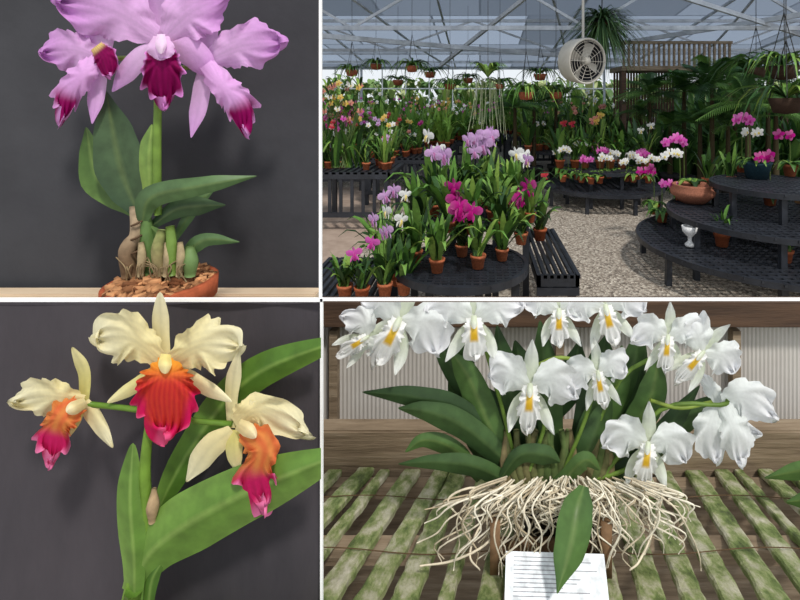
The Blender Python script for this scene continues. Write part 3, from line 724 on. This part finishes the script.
m.box((p.x-11*k,p.y,p.z),(p.x+12*k,p.y+.01,p.z+24*k),C(245,245,245),2); m.box((p.x-5*k,p.y-.004,p.z+10*k),(p.x+10*k,p.y-.001,p.z+20*k),C(190,60,110),2)
m.make('white_sign_card')
PG=[C(66,102,44),C(50,84,38),C(84,120,54),C(40,70,34)]
def palm(m,P,Lf,n,up=(.2,1),col=None,droop=1.0):
    for i in range(n):
        yaw=R.random()*6.28; el=R.uniform(*up); d=Vector((math.cos(yaw)*math.cos(el),math.sin(yaw)*math.cos(el),math.sin(el)))
        LL=Lf*R.uniform(.75,1.1)
        pts=[P+d*(LL*t)-Vector((0,0,droop*LL*.45*t*t)) for t in (0,.33,.66,1)]
        c=col or R.choice(PG)
        m.tube(pts,Lf*.008,c,1,4,2)
        s=Vector((-math.sin(yaw),math.cos(yaw),0))
        for k in range(3,24):
            t=k/24; q=cr3([Vector(x) for x in pts],t); tg=(cr3(pts,min(1,t+.04))-cr3(pts,t-.04)).normalized()
            ll=LL*.30*math.sin(math.pi*(.15+.8*t))
            for sd in (-1,1):
                e=q+s*sd*ll*.85+tg*ll*.5-Vector((0,0,ll*.35)); wv=tg*LL*.013
                b=len(m.v); m.v+=[q-wv,q+wv,e]; m.c+=[c,c,tuple(x*1.5 for x in c)]; m.f.append((b,b+1,b+2)); m.m.append(1)
for px,py,d,L_,n in ((712,88,8,1.0,26),(748,104,7,.8,26),(684,92,8.6,.95,24),(515,108,9.0,.75,26),(776,116,7.4,.7,24),(650,94,9,.8,24),(728,126,8,.65,24),(768,82,8.6,.9,26),(534,104,9.8,.8,24),(700,124,8.2,.6,22),(670,126,8.8,.6,20),(640,112,9.4,.6,20),(556,100,10,.7,20),(735,78,9.2,.9,24)):
    m=B(); P=U(px,py,d); palm(m,P,L_,n,(.1,1.35))
    m.tube([Vector((P.x,P.y,.3)),P],[.05,.03],C(60,52,34),2,6,3); pot(m,Vector((P.x,P.y,0)),.18,C(50,50,50))
    m.make('potted_palm')
m=B(); P=U(602,20,9.0)
for i in range(380):
    yaw=R.random()*6.28; el=R.uniform(-.7,1.0); L_=R.uniform(.6,1.05); d=Vector((math.cos(yaw)*math.cos(el),math.sin(yaw)*math.cos(el),math.sin(el)))
    s=d.cross(Vector((0,0,1))).normalized(); b=len(m.v); c=R.choice([C(70,98,58),C(96,122,76),C(48,74,40)])
    for t in (0,.35,.7,1):
        q=P+d*L_*t-Vector((0,0,L_*.7*t*t)); ww=.026*(1.05-t)
        m.v+=[q-s*ww,q+s*ww]; m.c+=[c,tuple(x*1.2 for x in c)]
    for k in range(3): m.f.append((b+2*k,b+2*k+1,b+2*k+3,b+2*k+2)); m.m.append(1)
m.lathe(P-Vector((0,0,.15)),[(0,-.12),(.16,-.06),(.2,.1),(0,.1)],C(80,60,40),2,14)
m.tube([P,Vector((P.x,P.y,roofz(P.y)))],.012,C(60,60,60),2,4,2)
m.make('hanging_staghorn_fern')
# fan
m=B(); fc_=U(583,61,7.0); Rr=23*7/F
ax=Vector((.45,-.88,-.1)).normalized(); e1=ax.cross(Vector((0,0,1))).normalized(); e2=e1.cross(ax)
def ring(r,t,off,n=40):
    pts=[fc_+ax*off+(e1*math.cos(a)+e2*math.sin(a))*r for a in [2*math.pi*i/n for i in range(n+1)]]
    m.tube(pts,t,(1,1,1),0,6,1)
b=len(m.v); n=40
for off,r in ((-.18,Rr*.95),(.1,Rr),(.12,Rr*.97),(.1,Rr*.9),(-.12,Rr*.86)):
    for i in range(n):
        a=2*math.pi*i/n; m.v.append(fc_+ax*off+(e1*math.cos(a)+e2*math.sin(a))*r); m.c.append((1,1,1))
for q in range(4):
    for i in range(n):
        i2=(i+1)%n; m.f.append((b+q*n+i,b+q*n+i2,b+(q+1)*n+i2,b+(q+1)*n+i)); m.m.append(0 if q<3 else 1)
for q in range(1,7): ring(Rr*q/7,.0035,.11)
for i in range(10):
    a=i*math.pi/5; m.tube([fc_+ax*.115,fc_+ax*.115+(e1*math.cos(a)+e2*math.sin(a))*Rr*.97],.004,(1,1,1),0,5,1)
b=len(m.v); m.v.append(fc_-ax*.13); m.c.append(w)
for i in range(n):
    a=2*math.pi*i/n; m.v.append(fc_-ax*.13+(e1*math.cos(a)+e2*math.sin(a))*Rr*.93); m.c.append(w)
for i in range(n): m.f.append((b,b+1+i,b+1+(i+1)%n)); m.m.append(1)
m.lathe(fc_+ax*.06,[(0,-.06),(.06,-.05),(.07,0),(.06,.05),(0,.06)],(1,1,1),0,16)
for i in range(4):
    a=i*math.pi/2+.4; d=e1*math.cos(a)+e2*math.sin(a); s=e1*-math.sin(a)+e2*math.cos(a); b=len(m.v)
    for t,w_ in ((.15,.03),(.5,.055),(.85,.07)): m.v+=[fc_+d*Rr*t-s*w_-ax*.03,fc_+d*Rr*t+s*w_+ax*.03]; m.c+=[(1,1,1)]*2
    for q in range(2): m.f.append((b+2*q,b+2*q+1,b+2*q+3,b+2*q+2)); m.m.append(0)
m.tube([fc_+Vector((0,.0,Rr)),Vector((fc_.x,fc_.y,roofz(7)-.02))],.02,(1,1,1),0,6,2)
m.make('greenhouse_circulation_fan',[M_fan,M_black])
w=(1,1,1)
m=B(); yl=10.5; xa=X(624,yl); xb=X(730,yl)
zt=Z(42,yl); zm=Z(66,yl)
for i in range(22): x=xa+(xb-xa)*i/21; m.box((x-.022,yl,zm),(x+.022,yl+.04,zt),w,0)
m.box((xa-.05,yl-.02,zt-.04),(xb+.05,yl+.05,zt+.02),w,0); m.box((xa-.05,yl-.02,zm-.1),(X(790,yl),yl+1.0,zm),w,0)
n=22
for i in range(n): x=xa+(X(690,yl)-xa)*i/n; m.box((x,yl+.8,.9),(x+.04,yl+.84,zm-.1),w,1)
for x in (xa,xb,X(786,yl)): m.box((x-.05,yl,0),(x+.05,yl+.1,zm-.1),w,1)
m.make('wooden_loft_with_railing',[M_woodr,M_woodd],smooth=False)
for px,py,d,r_ in ((786,98,5,.17),(784,66,5.4,.16),(526,92,7,.12),(500,84,9,.1),(556,92,8,.12),(430,72,11,.14),(398,80,12,.14),(468,78,12,.14),(756,68,7,.15),(352,70,10,.14),(376,64,11,.14),(412,66,9,.12),(540,74,10,.14),(450,84,10,.12)):
    m=B(); P=U(px,py,d)
    m.lathe(P,[(0,-r_),(r_*.7,-r_*.9),(r_,0),(r_*.9,0),(0,-.02)],C(60,44,34) if px>700 else C(160,90,64),2,16)
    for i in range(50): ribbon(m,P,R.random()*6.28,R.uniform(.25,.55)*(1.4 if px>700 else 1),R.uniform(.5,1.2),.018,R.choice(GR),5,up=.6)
    zt_=min(P.z+.6,roofz(d)-.1)
    for a in (0,2.1,4.2): m.tube([P+Vector((math.cos(a)*r_,math.sin(a)*r_,0)),Vector((P.x,P.y,zt_))],.005,C(60,60,60),2,4,1)
    m.tube([Vector((P.x,P.y,zt_)),Vector((P.x,P.y,roofz(d)))],.005,C(60,60,60),2,4,1)
    m.make('hanging_plant_basket')
m=B(); P=U(488,78,6.5)
for i in range(26):
    x=R.uniform(-.15,.15); m.tube([P+Vector((x,0,0)),P+Vector((x*1.3,R.uniform(-.05,.05),-.3)),P+Vector((x*1.6+R.uniform(-.05,.05),0,-.5-R.random()*.4))],.0035,C(140,146,120),2,4,3)
for i in range(44): ribbon(m,P,R.random()*6.28,R.uniform(.25,.55),.6,.02,R.choice(GR),5,up=.8)
m.tube([P,Vector((P.x,P.y,roofz(6.5)))],.005,C(60,60,60),2,4,1)
m.make('hanging_vanda_orchid')
m=B()
for i in range(1100):
    if R.random()<.55: x=R.uniform(-7.3,6); y=R.uniform(17.4,18.4); H=R.uniform(1.4,2.7)
    else: x=R.uniform(6.5,12.5); y=R.uniform(12.5,18.2); H=R.uniform(1.6,3.0)
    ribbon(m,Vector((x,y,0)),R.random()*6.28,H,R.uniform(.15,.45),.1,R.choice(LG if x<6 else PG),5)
m.make('foliage_plant_hedge')
m=B()
for i in range(420):
    x=R.uniform(-11,18); y=R.uniform(23,26); c=R.choice([C(96,124,66),C(130,154,92),C(70,100,50),C(150,160,110)])
    for j in range(5): ribbon(m,Vector((x+R.uniform(-.6,.6),y,R.uniform(0,2.2))),R.random()*6.28,R.uniform(.6,1.2),.6,.2,c,4)
m.make('outdoor_shrub_hedge')
m=B()
for i in range(130):
    q=Vector((R.uniform(2.9,6.4),R.uniform(9.0,10.1),.0)); H=R.uniform(.6,1.9)
    for j in range(6): ribbon(m,q,R.random()*6.28,H,R.uniform(.2,.6),.06,R.choice(PG),5)
m.make('undergrowth_fern_bed')
# ================= lights / world / camera
wd=bpy.data.worlds.new('sky_world'); sc.world=wd; wd.use_nodes=True
bg=wd.node_tree.nodes['Background']; bg.inputs[0].default_value=(.90,.95,1,1); bg.inputs[1].default_value=.95
ld=bpy.data.lights.new('sun_light','SUN'); ld.energy=2.5; ld.angle=math.radians(6); ld.color=(1,.96,.9)
lo=bpy.data.objects.new('sun_light',ld); sc.collection.objects.link(lo)
lo.rotation_euler=Vector((-.35,.62,-1.0)).to_track_quat('-Z','Y').to_euler()
cd=bpy.data.cameras.new('camera'); cd.sensor_width=36; cd.lens=36*F/800; cd.shift_x=(400-PX)/800; cd.shift_y=(PY-300)/800; cd.clip_start=.05
co=bpy.data.objects.new('camera',cd); sc.collection.objects.link(co); co.location=(0,0,CH); co.rotation_euler=(math.pi/2,0,0)
sc.camera=co
